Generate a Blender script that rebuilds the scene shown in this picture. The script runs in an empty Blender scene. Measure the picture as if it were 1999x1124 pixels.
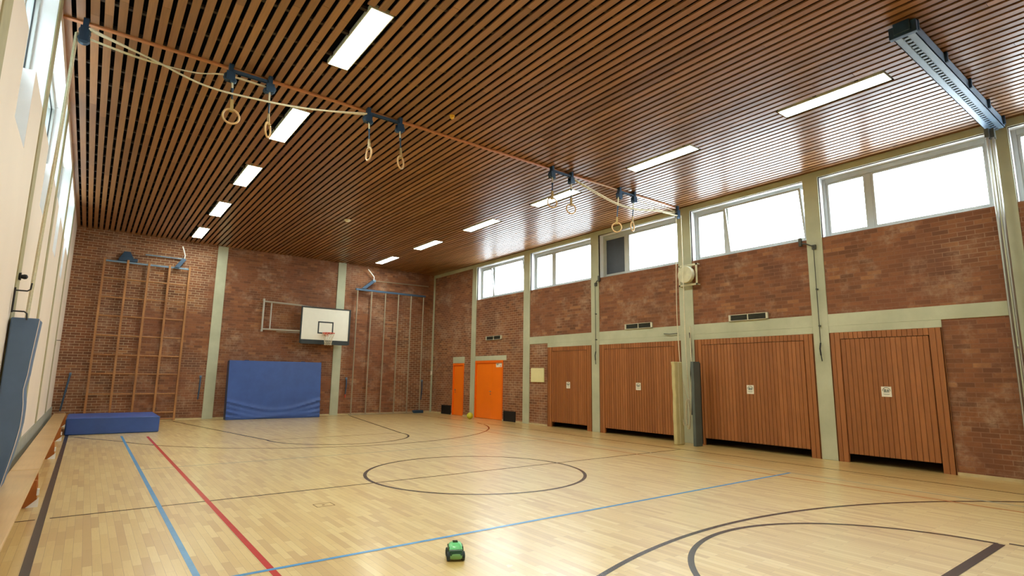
import bpy, bmesh, math, random
from mathutils import Vector, Matrix
random.seed(7)
sc = bpy.context.scene
C = sc.collection
PI = math.pi
XL, XR, YB, YF, H = -6.08, 6.84, 13.9, -13.9, 6.08

# ------------------------------------------------------------------ helpers
class MB:
    """collects shapes, then links them as ONE mesh object"""
    def __init__(s): s.v=[]; s.f=[]; s.m=[]
    def add(s, vs, fs, mi=0):
        b=len(s.v); s.v+= [tuple(p) for p in vs]; s.f+=[tuple(b+i for i in f) for f in fs]; s.m+=[mi]*len(fs); return s
    def box(s, x0,x1,y0,y1,z0,z1, mi=0, M=None):
        x0,x1=min(x0,x1),max(x0,x1); y0,y1=min(y0,y1),max(y0,y1); z0,z1=min(z0,z1),max(z0,z1)
        vs=[Vector(p) for p in ((x0,y0,z0),(x1,y0,z0),(x1,y1,z0),(x0,y1,z0),(x0,y0,z1),(x1,y0,z1),(x1,y1,z1),(x0,y1,z1))]
        if M is not None: vs=[M@p for p in vs]
        return s.add(vs,[(0,3,2,1),(4,5,6,7),(0,1,5,4),(1,2,6,5),(2,3,7,6),(3,0,4,7)],mi)
    def tube(s, pts, r, n=8, mi=0, cap=True, closed=False):
        pts=[Vector(p) for p in pts]; k=len(pts)
        rr=r if isinstance(r,(list,tuple)) else [r]*k
        up=None; vs=[]; fs=[]
        for i,p in enumerate(pts):
            if closed: t=(pts[(i+1)%k]-pts[i-1])
            else: t=pts[min(i+1,k-1)]-pts[max(i-1,0)]
            t.normalize()
            if up is None:
                up=Vector((0,0,1)) if abs(t.z)<.9 else Vector((1,0,0))
            a=up-t*up.dot(t)
            if a.length<1e-6: a=Vector((0,1,0))-t*t.y
            a.normalize(); up=a; b=t.cross(a)
            for j in range(n):
                w=2*PI*j/n; vs.append(p+(a*math.cos(w)+b*math.sin(w))*rr[i])
        for i in range(k if closed else k-1):
            i2=(i+1)%k
            for j in range(n):
                j2=(j+1)%n; fs.append((i*n+j,i*n+j2,i2*n+j2,i2*n+j))
        if cap and not closed:
            fs.append(tuple(reversed(range(n)))); fs.append(tuple(range((k-1)*n,k*n)))
        return s.add(vs,fs,mi)
    def cyl(s, p0, p1, r, n=20, mi=0): return s.tube([p0,p1],r,n,mi)
    def lathe(s, prof, c, axis='z', n=28, mi=0):
        vs=[];fs=[];k=len(prof)
        for (r,h) in prof:
            for j in range(n):
                w=2*PI*j/n; a,b=r*math.cos(w),r*math.sin(w)
                vs.append({'z':(c[0]+a,c[1]+b,c[2]+h),'x':(c[0]+h,c[1]+a,c[2]+b),'y':(c[0]+b,c[1]+h,c[2]+a)}[axis])
        for i in range(k-1):
            for j in range(n):
                j2=(j+1)%n; fs.append((i*n+j,i*n+j2,(i+1)*n+j2,(i+1)*n+j))
        fs.append(tuple(reversed(range(n)))); fs.append(tuple(range((k-1)*n,k*n)))
        return s.add(vs,fs,mi)
    def prism(s, poly, axis, a0, a1, mi=0):
        """poly in the two other axes (in xyz order), extruded along axis"""
        def mk(p,a): return {'x':(a,p[0],p[1]),'y':(p[0],a,p[1]),'z':(p[0],p[1],a)}[axis]
        n=len(poly); vs=[mk(p,a0) for p in poly]+[mk(p,a1) for p in poly]
        fs=[tuple(range(n)),tuple(reversed(range(n,2*n)))]+[(i,i+n,(i+1)%n+n,(i+1)%n) for i in range(n)]
        return s.add(vs,fs,mi)
    def build(s, name, mats, parent=None, bevel=0, smooth=False, kind=None, segs=2):
        me=bpy.data.meshes.new(name); me.from_pydata(s.v,[],s.f)
        if not isinstance(mats,(list,tuple)): mats=[mats]
        for m in mats: me.materials.append(m)
        me.polygons.foreach_set('material_index',s.m)
        bm=bmesh.new(); bm.from_mesh(me); bmesh.ops.recalc_face_normals(bm,faces=bm.faces); bm.to_mesh(me); bm.free()
        if smooth:
            me.polygons.foreach_set('use_smooth',[True]*len(me.polygons))
            try: me.set_sharp_from_angle(angle=math.radians(38))
            except Exception: pass
        me.update()
        o=bpy.data.objects.new(name,me); C.objects.link(o)
        if parent is not None: o.parent=parent
        if bevel:
            b=o.modifiers.new('bevel','BEVEL'); b.width=bevel; b.segments=segs; b.limit_method='ANGLE'
        if kind: o['kind']=kind
        return o

def tag(o,label,cat,group=None,kind=None):
    o['label']=label; o['category']=cat
    if group: o['group']=group
    if kind: o['kind']=kind
    return o
def thing(name,label,cat,loc=(0,0,0),group=None):
    o=bpy.data.objects.new(name,None); C.objects.link(o); o.location=loc; o.empty_display_size=.1
    return tag(o,label,cat,group)
def struct(name,loc=(0,0,0)):
    o=bpy.data.objects.new(name,None); C.objects.link(o); o.location=loc; o['kind']='structure'; return o
def copy_tree(o,parent=None):
    c=o.copy(); C.objects.link(c)
    if parent is not None: c.parent=parent
    for ch in list(o.children): copy_tree(ch,c)
    return c

# ------------------------------------------------------------------ materials
def lin(c):
    return tuple(((x/255)/12.92 if x/255<=.04045 else ((x/255+.055)/1.055)**2.4) for x in c)+(1,)
class NT:
    def __init__(s,name):
        s.mat=bpy.data.materials.new(name); s.mat.use_nodes=True; s.t=s.mat.node_tree
        s.b=s.t.nodes['Principled BSDF']; s.out=s.t.nodes['Material Output']
    def n(s,typ,**kw):
        x=s.t.nodes.new(typ)
        for k,v in kw.items():
            if k in x.inputs: x.inputs[k].default_value=v
            else: setattr(x,k,v)
        return x
    def l(s,a,b): s.t.links.new(a,b)
    def coord(s,kind='Object'): return s.n('ShaderNodeTexCoord').outputs[kind]
    def noise(s,scale,detail=4,rough=.5,vec=None,stretch=None):
        x=s.n('ShaderNodeTexNoise'); x.inputs['Scale'].default_value=scale; x.inputs['Detail'].default_value=detail; x.inputs['Roughness'].default_value=rough
        v=vec or s.coord()
        if stretch:
            m=s.n('ShaderNodeMapping'); m.inputs['Scale'].default_value=stretch; s.l(v,m.inputs['Vector']); v=m.outputs[0]
        s.l(v,x.inputs['Vector']); return x.outputs['Fac']
    def ramp(s,fac,stops):
        r=s.n('ShaderNodeValToRGB'); e=r.color_ramp.elements
        while len(e)<len(stops): e.new(.5)
        for i,(p,c) in enumerate(stops): e[i].position=p; e[i].color=c if len(c)==4 else lin(c)
        s.l(fac,r.inputs[0]); return r.outputs[0]
    def mix(s,fac,a,b,mode='MIX'):
        m=s.n('ShaderNodeMix'); m.data_type='RGBA'; m.blend_type=mode
        for sock,val in ((m.inputs[0],fac),(m.inputs[6],a),(m.inputs[7],b)):
            if hasattr(val,'is_output') or isinstance(val,bpy.types.NodeSocket): s.l(val,sock)
            else: sock.default_value=val
        return m.outputs[2]
    def mrange(s,v,a,b,c=0,d=1):
        m=s.n('ShaderNodeMapRange'); 
        m.inputs[1].default_value=a;m.inputs[2].default_value=b;m.inputs[3].default_value=c;m.inputs[4].default_value=d
        s.l(v,m.inputs[0]); return m.outputs[0]
    def math(s,op,a,b=None):
        m=s.n('ShaderNodeMath'); m.operation=op
        for i,v in enumerate((a,b)):
            if v is None: continue
            if isinstance(v,bpy.types.NodeSocket): s.l(v,m.inputs[i])
            else: m.inputs[i].default_value=v
        return m.outputs[0]
    def bump(s,h,strength=.3,dist=.01):
        b=s.n('ShaderNodeBump'); b.inputs['Strength'].default_value=strength; b.inputs['Distance'].default_value=dist
        s.l(h,b.inputs['Height']); s.l(b.outputs[0],s.b.inputs['Normal'])
    def set(s,**kw):
        for k,v in kw.items():
            k={'rough':'Roughness','metal':'Metallic','spec':'Specular IOR Level','coat':'Coat Weight','coatr':'Coat Roughness'}[k]
            if isinstance(v,bpy.types.NodeSocket): s.l(v,s.b.inputs[k])
            else: s.b.inputs[k].default_value=v
        return s
    def col(s,c):
        if isinstance(c,bpy.types.NodeSocket): s.l(c,s.b.inputs['Base Color'])
        else: s.b.inputs['Base Color'].default_value=c if len(c)==4 else lin(c)
        return s

def plain(name,c,rough=.6,metal=0,var=.12,scale=6,bump=0,spec=.5,coat=0):
    t=NT(name); f=t.noise(scale,4)
    a=lin(c); lo=tuple(x*(1-var) for x in a[:3])+(1,); hi=tuple(min(1,x*(1+var)) for x in a[:3])+(1,)
    t.col(t.ramp(f,[(.3,lo),(.7,hi)])).set(rough=rough,metal=metal,spec=spec,coat=coat)
    if bump: t.bump(t.noise(scale*8,5),bump,.004)
    return t.mat

def brick(name,axis,mortar_bias):
    """facing brickwork: axis 0 -> wall in XZ, axis 1 -> wall in YZ"""
    t=NT(name); sp=t.n('ShaderNodeSeparateXYZ'); t.l(t.coord(),sp.inputs[0])
    cb=t.n('ShaderNodeCombineXYZ'); t.l(sp.outputs[axis],cb.inputs[0]); t.l(sp.outputs[2],cb.inputs[1])
    v=cb.outputs[0]
    br=t.n('ShaderNodeTexBrick'); t.l(v,br.inputs['Vector'])
    br.inputs['Scale'].default_value=1; br.inputs['Brick Width'].default_value=.25; br.inputs['Row Height'].default_value=.0833
    br.inputs['Mortar Size'].default_value=.0065; br.inputs['Mortar Smooth'].default_value=.15; br.inputs['Bias'].default_value=0
    br.inputs['Color1'].default_value=(0,0,0,1); br.inputs['Color2'].default_value=(1,1,1,1); br.inputs['Mortar'].default_value=(.5,.5,.5,1)
    tone=t.ramp(br.outputs['Color'],[(0,(106,67,42)),(.35,(134,86,54)),(.6,(150,98,62)),(.82,(126,80,50)),(1,(174,121,78))])
    big=t.noise(.55,3,.6,v); big2=t.noise(1.3,5,.65,v)
    tone=t.mix(t.mrange(big,.35,.7,0,.55),tone,lin((136,84,62)))
    fine=t.noise(22,5,.7,v)
    tone=t.mix(t.mrange(t.noise(.9,4,.6,v),.5,.72,0,.6),tone,lin((84,58,48)))
    tone=t.mix(t.mrange(fine,.3,.75,0,.4),tone,lin((96,62,48)))
    # light mortar in patches, elsewhere smeared over with brick dust
    mask=t.mrange(t.noise(.42,4,.55,v),.5-mortar_bias,.62-mortar_bias,0,1)
    X,Z=sp.outputs[axis],sp.outputs[2]; wob=t.math('MULTIPLY_ADD',t.noise(.8,3,.6,v),1.2); wob.node.inputs[2].default_value=-.6
    Xw=t.math('ADD',X,wob); Zw=t.math('ADD',Z,wob)
    if axis==0:
        area=t.math('MAXIMUM',t.mrange(Xw,-4.4,-4.1,1,0),t.math('MAXIMUM',t.math('MULTIPLY',t.mrange(Xw,-2.3,-2.0,1,0),t.mrange(Zw,3.5,3.9,0,1)),t.math('MULTIPLY',t.mrange(Xw,4.9,5.2,0,1),t.mrange(Zw,3.6,4.4,1,0))))
    else:
        area=t.math('MAXIMUM',t.math('MULTIPLY',t.mrange(Xw,7.0,7.6,0,1),t.mrange(Zw,3.6,4.4,1,.35)),t.math('MULTIPLY',t.mrange(Xw,6.0,6.2,0,1),t.mrange(Zw,2.6,2.8,1,0)))
    mask=t.math('MAXIMUM',area,t.math('MULTIPLY',mask,.45))
    mort=t.mix(mask,lin((132,92,70)),lin((190,168,138)) if axis==0 else lin((176,146,120)))
    col=t.mix(br.outputs['Fac'],tone,mort)
    # lime bloom
    bl=t.math('MULTIPLY',t.mrange(big2,.50,.70,0,.6),t.mrange(t.noise(9,5,.7,v),.35,.6,0,1))
    col=t.mix(bl,col,lin((190,160,136)))
    t.col(col).set(rough=.75,spec=.35)
    h=t.math('ADD',t.math('MULTIPLY',br.outputs['Fac'],-1.0),t.math('MULTIPLY',fine,.35))
    t.bump(h,.55,.006)
    return t.mat

def wood(name,c1,c2,c3,stretch,rough=.4,island=True,coat=0,spec=.5,grain=.35):
    t=NT(name); v=t.coord()
    g=t.noise(3,6,.65,v,stretch)
    if island:
        rnd=t.n('ShaderNodeNewGeometry').outputs['Random Per Island']
        base=t.ramp(rnd,[(0,c1),(.5,c2),(1,c3)])
    else: base=t.ramp(t.noise(1.2,2),[(.3,c1),(.5,c2),(.7,c3)])
    dark=tuple(x*.62 for x in lin(c1)[:3])+(1,)
    col=t.mix(t.mrange(g,.45,.75,0,grain*2),base,dark)
    t.col(col).set(rough=rough,coat=coat,coatr=.22,spec=spec); t.bump(g,.12,.002)
    return t.mat

M={}
M['brick_back']=brick('brickwork_back',0,.02)
M['brick_right']=brick('brickwork_right',1,-.07)
def concrete():
    t=NT('painted_concrete'); a=t.noise(1.1,5,.6); b=t.noise(30,4,.6)
    c=t.ramp(a,[(.3,(168,172,148)),(.55,(182,186,162)),(.75,(196,200,176))])
    c=t.mix(t.mrange(t.noise(2.2,6,.7,None,(1,1,.4)),.6,.8,0,.35),c,lin((140,138,108)))
    t.col(c).set(rough=.7); t.bump(b,.2,.003); return t.mat
M['concrete']=concrete()
M['slat']=wood('ceiling_slat_wood',(126,88,54),(143,101,64),(157,113,74),(12,.6,12),rough=.33,spec=.5,grain=.25,coat=.08)
M['deck']=plain('black_felt',(10,9,8),.95,spec=.1)
M['lath']=plain('dark_lath',(46,34,24),.8)
M['door_wood']=wood('stained_door_planks',(146,88,46),(156,96,50),(166,104,58),(14,14,.7),rough=.45,grain=.3)
M['ladder_wood']=wood('worn_beech',(144,94,52),(164,112,64),(178,126,76),(9,9,.8),rough=.5,island=False)
M['bench_wood']=wood('varnished_bench_wood',(190,150,98),(206,168,116),(214,178,126),(14,.6,14),rough=.3,island=False,grain=.12)
M['bench_leg']=plain('bench_leg_wood',(168,98,42),.45)
M['cream']=plain('cream_wall_panel',(230,216,202),.55,var=.03,scale=1,bump=.05)
M['grey_skirt']=plain('grey_skirting',(150,150,138),.7,var=.08)
M['white']=plain('white_paint',(240,244,248),.35,var=.02)
M['alu']=plain('pale_window_frame',(176,180,178),.35,metal=.1,var=.04)
M['gasket']=plain('black_gasket',(22,26,28),.6)
M['orange']=plain('orange_door_paint',(246,122,16),.3,var=.03,scale=2,coat=.2)
M['orange2']=plain('orange_frame_paint',(238,108,14),.35,var=.03)
M['black']=plain('black_grille',(22,22,24),.5)
M['vent_dark']=plain('dark_vent_slats',(70,72,64),.6)
M['vent_white']=plain('pale_vent_frame',(208,206,186),.5)
M['blue_steel']=plain('blue_enamelled_steel',(52,78,104),.45,metal=.1,var=.12)
M['beam_blue']=plain('grey_blue_steel',(112,136,160),.4,metal=.1,var=.08)
M['dark_blue']=plain('dark_blue_iron',(40,66,92),.45,metal=.2)
M['steel']=plain('brushed_steel',(176,176,170),.28,metal=.9,var=.05)
M['pole_steel']=plain('worn_grey_pole',(158,146,124),.4,metal=.4,var=.1)
M['frame_grey']=plain('grey_frame_paint',(178,174,164),.4,metal=.2,var=.05)
M['rope']=plain('natural_rope',(218,212,186),.85,var=.1,scale=40,bump=.3)
M['ring_wood']=plain('lacquered_ring_wood',(206,168,118),.35,var=.08)
M['leather']=plain('tan_leather_strap',(170,142,84),.6)
def vinyl(name,c,rough=.45,wr=.12):
    t=NT(name); a=t.noise(2.5,4,.6); w=t.n('ShaderNodeTexWave'); w.inputs['Scale'].default_value=60; w.inputs['Distortion'].default_value=.3
    t.l(t.coord(),w.inputs['Vector'])
    l=lin(c); t.col(t.ramp(a,[(.3,tuple(x*.86 for x in l[:3])+(1,)),(.7,tuple(x*1.12 for x in l[:3])+(1,))])).set(rough=rough)
    t.bump(t.noise(160,3),.2,.001); return t.mat
M['mat_blue']=vinyl('blue_mat_vinyl',(48,80,150))
M['mat_edge']=vinyl('dark_blue_mat_side',(24,40,84))
M['pad_blue']=vinyl('grey_blue_pad_cover',(84,108,140),.6)
M['pad_grey']=vinyl('slate_grey_pad',(84,94,92),.6)
M['pad_beige']=vinyl('beige_canvas_pad',(196,186,138),.7)
M['paper']=plain('paper',(232,228,216),.6,var=.02)
M['print']=plain('grey_print',(120,128,122),.7)
M['print_dark']=plain('dark_print',(58,66,64),.7)
M['print_red']=plain('red_print',(190,70,60),.7)
M['panel_yellow']=plain('pale_yellow_board',(226,220,170),.5,var=.03)
M['board_white']=plain('backboard_white',(232,232,220),.35,var=.02)
M['board_black']=plain('backboard_padding',(34,42,42),.5)
M['rim']=plain('red_rim_enamel',(206,60,44),.4)
M['net']=plain('net_cord',(214,206,182),.8)
M['green']=plain('pale_green_plastic',(112,206,130),.3,coat=.3,var=.04)
M['green2']=plain('muted_green_plastic',(112,160,96),.4)
M['green_dark']=plain('dark_green_window',(26,66,34),.2)
M['rubber']=plain('dark_rubber',(30,44,40),.6)
M['ball']=plain('yellow_ball_foam',(196,196,50),.6)
M['det']=plain('detector_plastic',(226,222,206),.5)
M['brass']=plain('amber_plastic',(220,176,60),.4)
M['sp_case']=plain('pale_unit_case',(206,204,176),.5)

def floor_mat():
    t=NT('maple_parquet'); sp=t.n('ShaderNodeSeparateXYZ'); t.l(t.coord(),sp.inputs[0])
    cb=t.n('ShaderNodeCombineXYZ'); t.l(sp.outputs[1],cb.inputs[0]); t.l(sp.outputs[0],cb.inputs[1]); v=cb.outputs[0]
    br=t.n('ShaderNodeTexBrick'); t.l(v,br.inputs['Vector']); br.offset=.37; br.offset_frequency=2
    for k,x in (('Scale',1),('Brick Width',.52),('Row Height',.066),('Mortar Size',.0011),('Mortar Smooth',.1)): br.inputs[k].default_value=x
    br.inputs['Color1'].default_value=(0,0,0,1); br.inputs['Color2'].default_value=(1,1,1,1); br.inputs['Mortar'].default_value=(.5,.5,.5,1)
    tone=t.ramp(br.outputs['Color'],[(0,(194,150,72)),(.3,(212,174,92)),(.7,(220,184,102)),(1,(228,198,122))])
    g=t.noise(4,6,.65,t.coord(),(22,1.2,1))
    tone=t.mix(t.mrange(g,.45,.8,0,.35),tone,lin((186,146,76)))
    w=t.noise(.35,4,.6); tone=t.mix(t.mrange(w,.4,.7,0,.3),tone,lin((206,178,116)))
    col=t.mix(br.outputs['Fac'],tone,lin((150,112,64)))
    t.col(col)
    r=t.mrange(t.noise(1.4,5,.65),.3,.75,.20,.28); t.set(rough=r,spec=.5,coat=1.0,coatr=.5); t.b.inputs['Coat IOR'].default_value=2.15
    h=t.math('ADD',t.math('MULTIPLY',br.outputs['Fac'],-1),t.math('MULTIPLY',t.noise(7,3,.5,t.coord(),(3,1,1)),.6))
    t.bump(h,.10,.002); return t.mat
M['floor']=floor_mat()
def linemat(name,c): 
    t=NT(name); t.col(t.ramp(t.noise(9,6,.7),[(.3,tuple(x*.85 for x in lin(c)[:3])+(1,)),(.6,c)])).set(rough=.26,spec=.5,coat=.3,coatr=.45); return t.mat
M['l_black']=linemat('black_line_paint',(52,46,44)); M['l_blue']=linemat('blue_line_paint',(84,154,206))
M['l_red']=linemat('red_line_paint',(196,52,48)); M['l_grey']=linemat('faded_blue_line_paint',(176,178,160))
M['l_orange']=linemat('rust_line_paint',(190,106,44)); M['l_thin']=linemat('brown_line_paint',(110,80,48))
def glass():
    t=NT('window_pane'); t.t.nodes.remove(t.b)
    tr=t.n('ShaderNodeBsdfTransparent'); tr.inputs[0].default_value=(.93,.96,.97,1)
    gl=t.n('ShaderNodeBsdfGlossy'); gl.inputs['Roughness'].default_value=.02
    lw=t.n('ShaderNodeLayerWeight'); fr=t.math('MULTIPLY_ADD',t.math('POWER',lw.outputs['Facing'],5),.5); fr.node.inputs[2].default_value=.03
    mx=t.n('ShaderNodeMixShader'); t.l(fr,mx.inputs[0]); t.l(tr.outputs[0],mx.inputs[1]); t.l(gl.outputs[0],mx.inputs[2])
    t.l(mx.outputs[0],t.out.inputs[0]); return t.mat
M['glass']=glass()
LAMP=38.0
def diffuser():
    t=NT('lit_diffuser'); t.b.inputs['Base Color'].default_value=(.9,.9,.85,1)
    t.b.inputs['Emission Color'].default_value=(.96,1,.86,1); t.b.inputs['Emission Strength'].default_value=LAMP; return t.mat
M['diffuser']=diffuser()
M['lamp_frame']=plain('white_lamp_frame',(206,208,190),.4)

# ------------------------------------------------------------------ floor and its lines
floor=MB().box(XL-.45,XR+1.5,YF-.4,YB+.4,-.2,0).build('floor',M['floor'],kind='structure')
def strip(pts,w,m,z,closed=False):
    pts=[Vector((p[0],p[1],0)) for p in pts]; n=len(pts); vs=[];fs=[]
    for i,p in enumerate(pts):
        t=(pts[(i+1)%n]-pts[i-1]) if closed else (pts[min(i+1,n-1)]-pts[max(i-1,0)])
        t.normalize(); q=Vector((-t.y,t.x,0))*w/2
        vs+=[(p.x+q.x,p.y+q.y,z),(p.x-q.x,p.y-q.y,z)]
    for i in range(n if closed else n-1):
        j=(i+1)%n; fs.append((2*i,2*i+1,2*j+1,2*j))
    return MB().add(vs,fs).build('court_line',m,floor)
def line(x0,y0,x1,y1,w,m,z=.0012): return strip([(x0,y0),(x1,y1)],w,m,z)
def arc(cx,cy,r,a0,a1,n=96): return [(cx+r*math.cos(math.radians(a0+(a1-a0)*i/n)),cy+r*math.sin(math.radians(a0+(a1-a0)*i/n))) for i in range(n+1)]
line(-5.57,-13,-5.57,13.35,.068,M['l_black'],.0014)
line(-6.0,0,-5.62,0,.035,M['l_black']); line(-5.50,0,5.55,0,.035,M['l_black'])
line(5.57,-13,5.57,13.35,.04,M['l_black'],.0014)
line(-5.57,13.35,5.57,13.35,.05,M['l_black'],.0010)
line(-4.5,-9,-4.5,9,.05,M['l_blue'],.0016); line(4.5,-9,4.5,9,.045,M['l_grey'],.0016)
line(-4.5,-3,4.5,-3,.05,M['l_blue'],.0020); line(-4.5,3.1,4.5,3.1,.045,M['l_grey'],.0011)
line(-3.99,-13,-3.99,8.6,.055,M['l_red'],.0018); line(4.05,-13,4.05,8.6,.04,M['l_orange'],.0018)
strip(arc(0,0,1.8,0,360,128)[:-1],.055,M['l_black'],.0016,closed=True)
# far free-throw circle, key and long arc; the near ones mirror them
strip([(2.95,13.3),(1.75,6.4)]+arc(0,6.35,1.75,0,-180,64)+[(-1.75,6.4),(-2.95,13.3)],.05,M['l_black'],.0018)
line(-1.74,6.4,1.74,6.4,.03,M['l_thin'],.0010)
strip([(5.5,8.2),(5.36,7.7)]+arc(.42,9.44,5.27,-20,-158,90)+[(-4.53,7.66),(-5.05,8.55),(-5.53,9.45)],.045,M['l_black'],.0013)
strip(arc(.15,-6.35,1.88,2,180,64),.055,M['l_black'],.0018)
strip([(2.12,-6.35),(3.0,-13.3)],.05,M['l_black'],.0018); strip([(-1.73,-6.35),(-2.95,-13.3)],.05,M['l_black'],.0018)
line(-1.7,-6.3,2.03,-6.3,.085,M['l_black'],.0022)
strip(arc(.28,-11.58,7.27,22,158,120),.055,M['l_black'],.0013)
h=MB()
for (x0,x1,y0,y1) in ((-2.99,-2.77,-1.07,-1.062),(-2.99,-2.77,-.90,-.892),(-2.99,-2.982,-1.07,-.892),(-2.778,-2.77,-1.07,-.892),(-2.90,-2.87,-.99,-.97)):
    h.box(x0,x1,y0,y1,.0002,.0016)
h.build('floor_socket_cover',M['l_thin'],floor)

# ------------------------------------------------------------------ walls
def cells(mb,axis,c0,c1,us,vs,holes,mi=0):
    """wall slab between c0..c1 along axis ('x' or 'y'); holes are (u0,u1,v0,v1)"""
    U=sorted(set(us+[h[i] for h in holes for i in (0,1)])); V=sorted(set(vs+[h[i] for h in holes for i in (2,3)]))
    U=[u for u in U if us[0]<=u<=us[-1]]
    for j in range(len(V)-1):
        run=None
        for i in range(len(U)-1):
            cu,cv=(U[i]+U[i+1])/2,(V[j]+V[j+1])/2
            hole=any(h[0]<cu<h[1] and h[2]<cv<h[3] for h in holes)
            if hole:
                if run is not None: put(mb,axis,c0,c1,run,U[i],V[j],V[j+1],mi); run=None
            elif run is None: run=U[i]
        if run is not None: put(mb,axis,c0,c1,run,U[-1],V[j],V[j+1],mi)
def put(mb,axis,c0,c1,u0,u1,v0,v1,mi):
    if axis=='x': mb.box(c0,c1,u0,u1,v0,v1,mi)
    else: mb.box(u0,u1,c0,c1,v0,v1,mi)

# right wall
PR=[(10.76,10.44),(7.39,7.03),(4.03,3.70),(.81,.40),(-2.51,-2.83),(-5.69,-5.98),(-8.97,-9.29),(-12.25,-12.57)]
WR=[(PR[i][1],PR[i+1][0]) for i in range(7)]          # (y far, y near)
ZS,ZT=4.60,5.94
DW=[(6.06,4.03),(3.70,.81),(.40,-2.51),(-2.83,-4.75)]  # wooden doors
DO=[(12.10,11.25,2.10),(10.42,8.58,2.18)]              # orange doors
holes=[(b,a,ZS,ZT) for a,b in WR]+[(b,a,0,2.58) for a,b in DW]+[(b,a,0,z) for a,b,z in DO]
m=MB(); cells(m,'x',XR,XR+.3,[YF-.3,YB+.3],[0,6.4],holes); wall_right=m.build('wall_right',M['brick_right'],kind='structure')
m=MB(); m.box(XR+1.3,XR+1.4,YF,YB,0,3.1).box(XR+.3,XR+1.3,YF,YB,3.0,3.1).box(XR+.3,XR+1.3,YB,YB+.1,0,3.0).box(XR+.3,XR+1.3,YF-.1,YF,0,3.0)
m.build('storage_room_shell',M['lath'],wall_right)
# concrete frame of the right wall: posts, storey band, eaves beam
n_trim=0
def trim(mb,mat='concrete',bevel=.006):
    global n_trim
    n_trim+=1; return mb.build('trim_%d'%n_trim,M[mat],kind='structure',bevel=bevel)
for a,b in PR: trim(MB().box(XR-.02,XR+.05,b,a,0,H))
trim(MB().box(XR-.018,XR+.05,YF,YB,ZT,H))
pv=[(7.03,4.03,2.68),(3.70,.81,2.57),(.40,-2.51,2.57),(-2.83,-4.75,2.58)]
m=MB(); m.box(XR-.016,XR+.05,-5.69,7.03,2.70,2.95); trim(m)
trim(MB().box(XR-.016,XR+.05,4.03,6.08,2.56,2.70)); trim(MB().box(XR-.016,XR+.05,.81,3.70,2.56,2.70)); trim(MB().box(XR-.016,XR+.05,-2.51,.40,2.56,2.70)); trim(MB().box(XR-.016,XR+.05,-4.75,-2.83,2.56,2.70))
trim(MB().box(XR-.016,XR+.05,-13,-5.98,2.70,2.95))
trim(MB().box(XR-.012,XR+.05,11.22,12.12,2.10,2.36)); trim(MB().box(XR-.012,XR+.05,8.38,10.44,2.18,2.36))
# back wall with two pilasters
wall_back=MB().box(XL-.3,XR+.3,YB,YB+.3,-.1,6.4).build('wall_back',M['brick_back'],kind='structure')
trim(MB().box(-2.05,-1.72,YB-.03,YB+.02,0,H)); trim(MB().box(2.35,2.68,YB-.03,YB+.02,0,H))
trim(MB().box(XR-.06,XR,YB-.06,YB,0,H-.02))
# wall behind the camera
MB().box(XL-.3,XR+.3,YF-.3,YF,-.1,6.4).build('wall_front',M['brick_back'],kind='structure')
# left wall: cream panels, posts flush in the joints, windows with a deep notch below
PL=[(10.77,10.45),(7.37,7.05),(3.92,3.60),(.38,.06),(-2.83,-3.15),(-6.2,-6.52),(-9.6,-9.92)]
WL=[(10.45,7.37),(7.05,3.92),(3.60,.38),(.06,-2.83),(-3.15,-6.2),(-6.52,-9.6)]
NOT=[(9.0,8.1),(5.75,4.85),(2.25,1.4),(-.95,-1.82),(-4.2,-5.05),(-7.5,-8.4)]
ZL=4.54; ZN=3.72; ZTL=5.93
holes=[(b,a,ZL,ZTL) for a,b in WL]+[(b,a,ZN,ZL) for a,b in NOT]
m=MB(); cells(m,'x',XL-.34,XL,[YF-.3,YB+.3],[-.1,.2,6.4],holes,0)
# white lining of the openings (jambs, heads, sills)
def lining(mb,y0,y1,z0,z1,notop=False,nobot=False,d=.29):
    e=.004
    mb.box(XL-d,XL-.002,y0,y0+e,z0,z1,1).box(XL-d,XL-.002,y1-e,y1,z0,z1,1)
    if not notop: mb.box(XL-d,XL-.002,y0,y1,z1-e,z1,1)
    if not nobot: mb.box(XL-d,XL-.002,y0,y1,z0,z0+e,1)
for a,b in WL: lining(m,b,a,ZL,ZTL,nobot=True)
for a,b in NOT: lining(m,b,a,ZN,ZL-.001,notop=True); m.box(XL-.335,XL-.29,b,a,ZN,ZL,1)
for (a,b),(c,d) in zip(WL,NOT):
    m.box(XL-.30,XL-.002,b,d,ZL,ZL+.004,1).box(XL-.30,XL-.002,c,a,ZL,ZL+.004,1)
wall_left=m.build('wall_left',[M['cream'],M['white']],kind='structure')
M['left_post']=plain('olive_post_paint',(160,152,116),.6)
for a,b in PL: trim(MB().box(XL-.05,XL+.012,b,a,.5,6.1),'left_post',.003)
MB().box(XL-.01,XL+.025,YF,YB,0,.50).build('baseboard_left',M['grey_skirt'],kind='structure')
# skirting strips
M['skirt']=plain('pale_skirting',(196,178,136),.5)
m=MB(); xs=[XL,-2.05,-1.72,2.35,2.68,XR-.06]
for i in (0,2,4): m.box(xs[i],xs[i+1],YB-.02,YB,0,.05)
m.build('baseboard_back',M['skirt'],kind='structure')
m=MB()
for a,b in ((13.84,12.97),(12.16,12.10),(11.25,10.76),(8.58,8.51),(7.77,7.39),(7.03,6.06),(-4.75,-5.69),(-5.98,-8.97)): m.box(XR-.02,XR,b,a,0,.05)
m.build('baseboard_right',M['skirt'],kind='structure')

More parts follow.
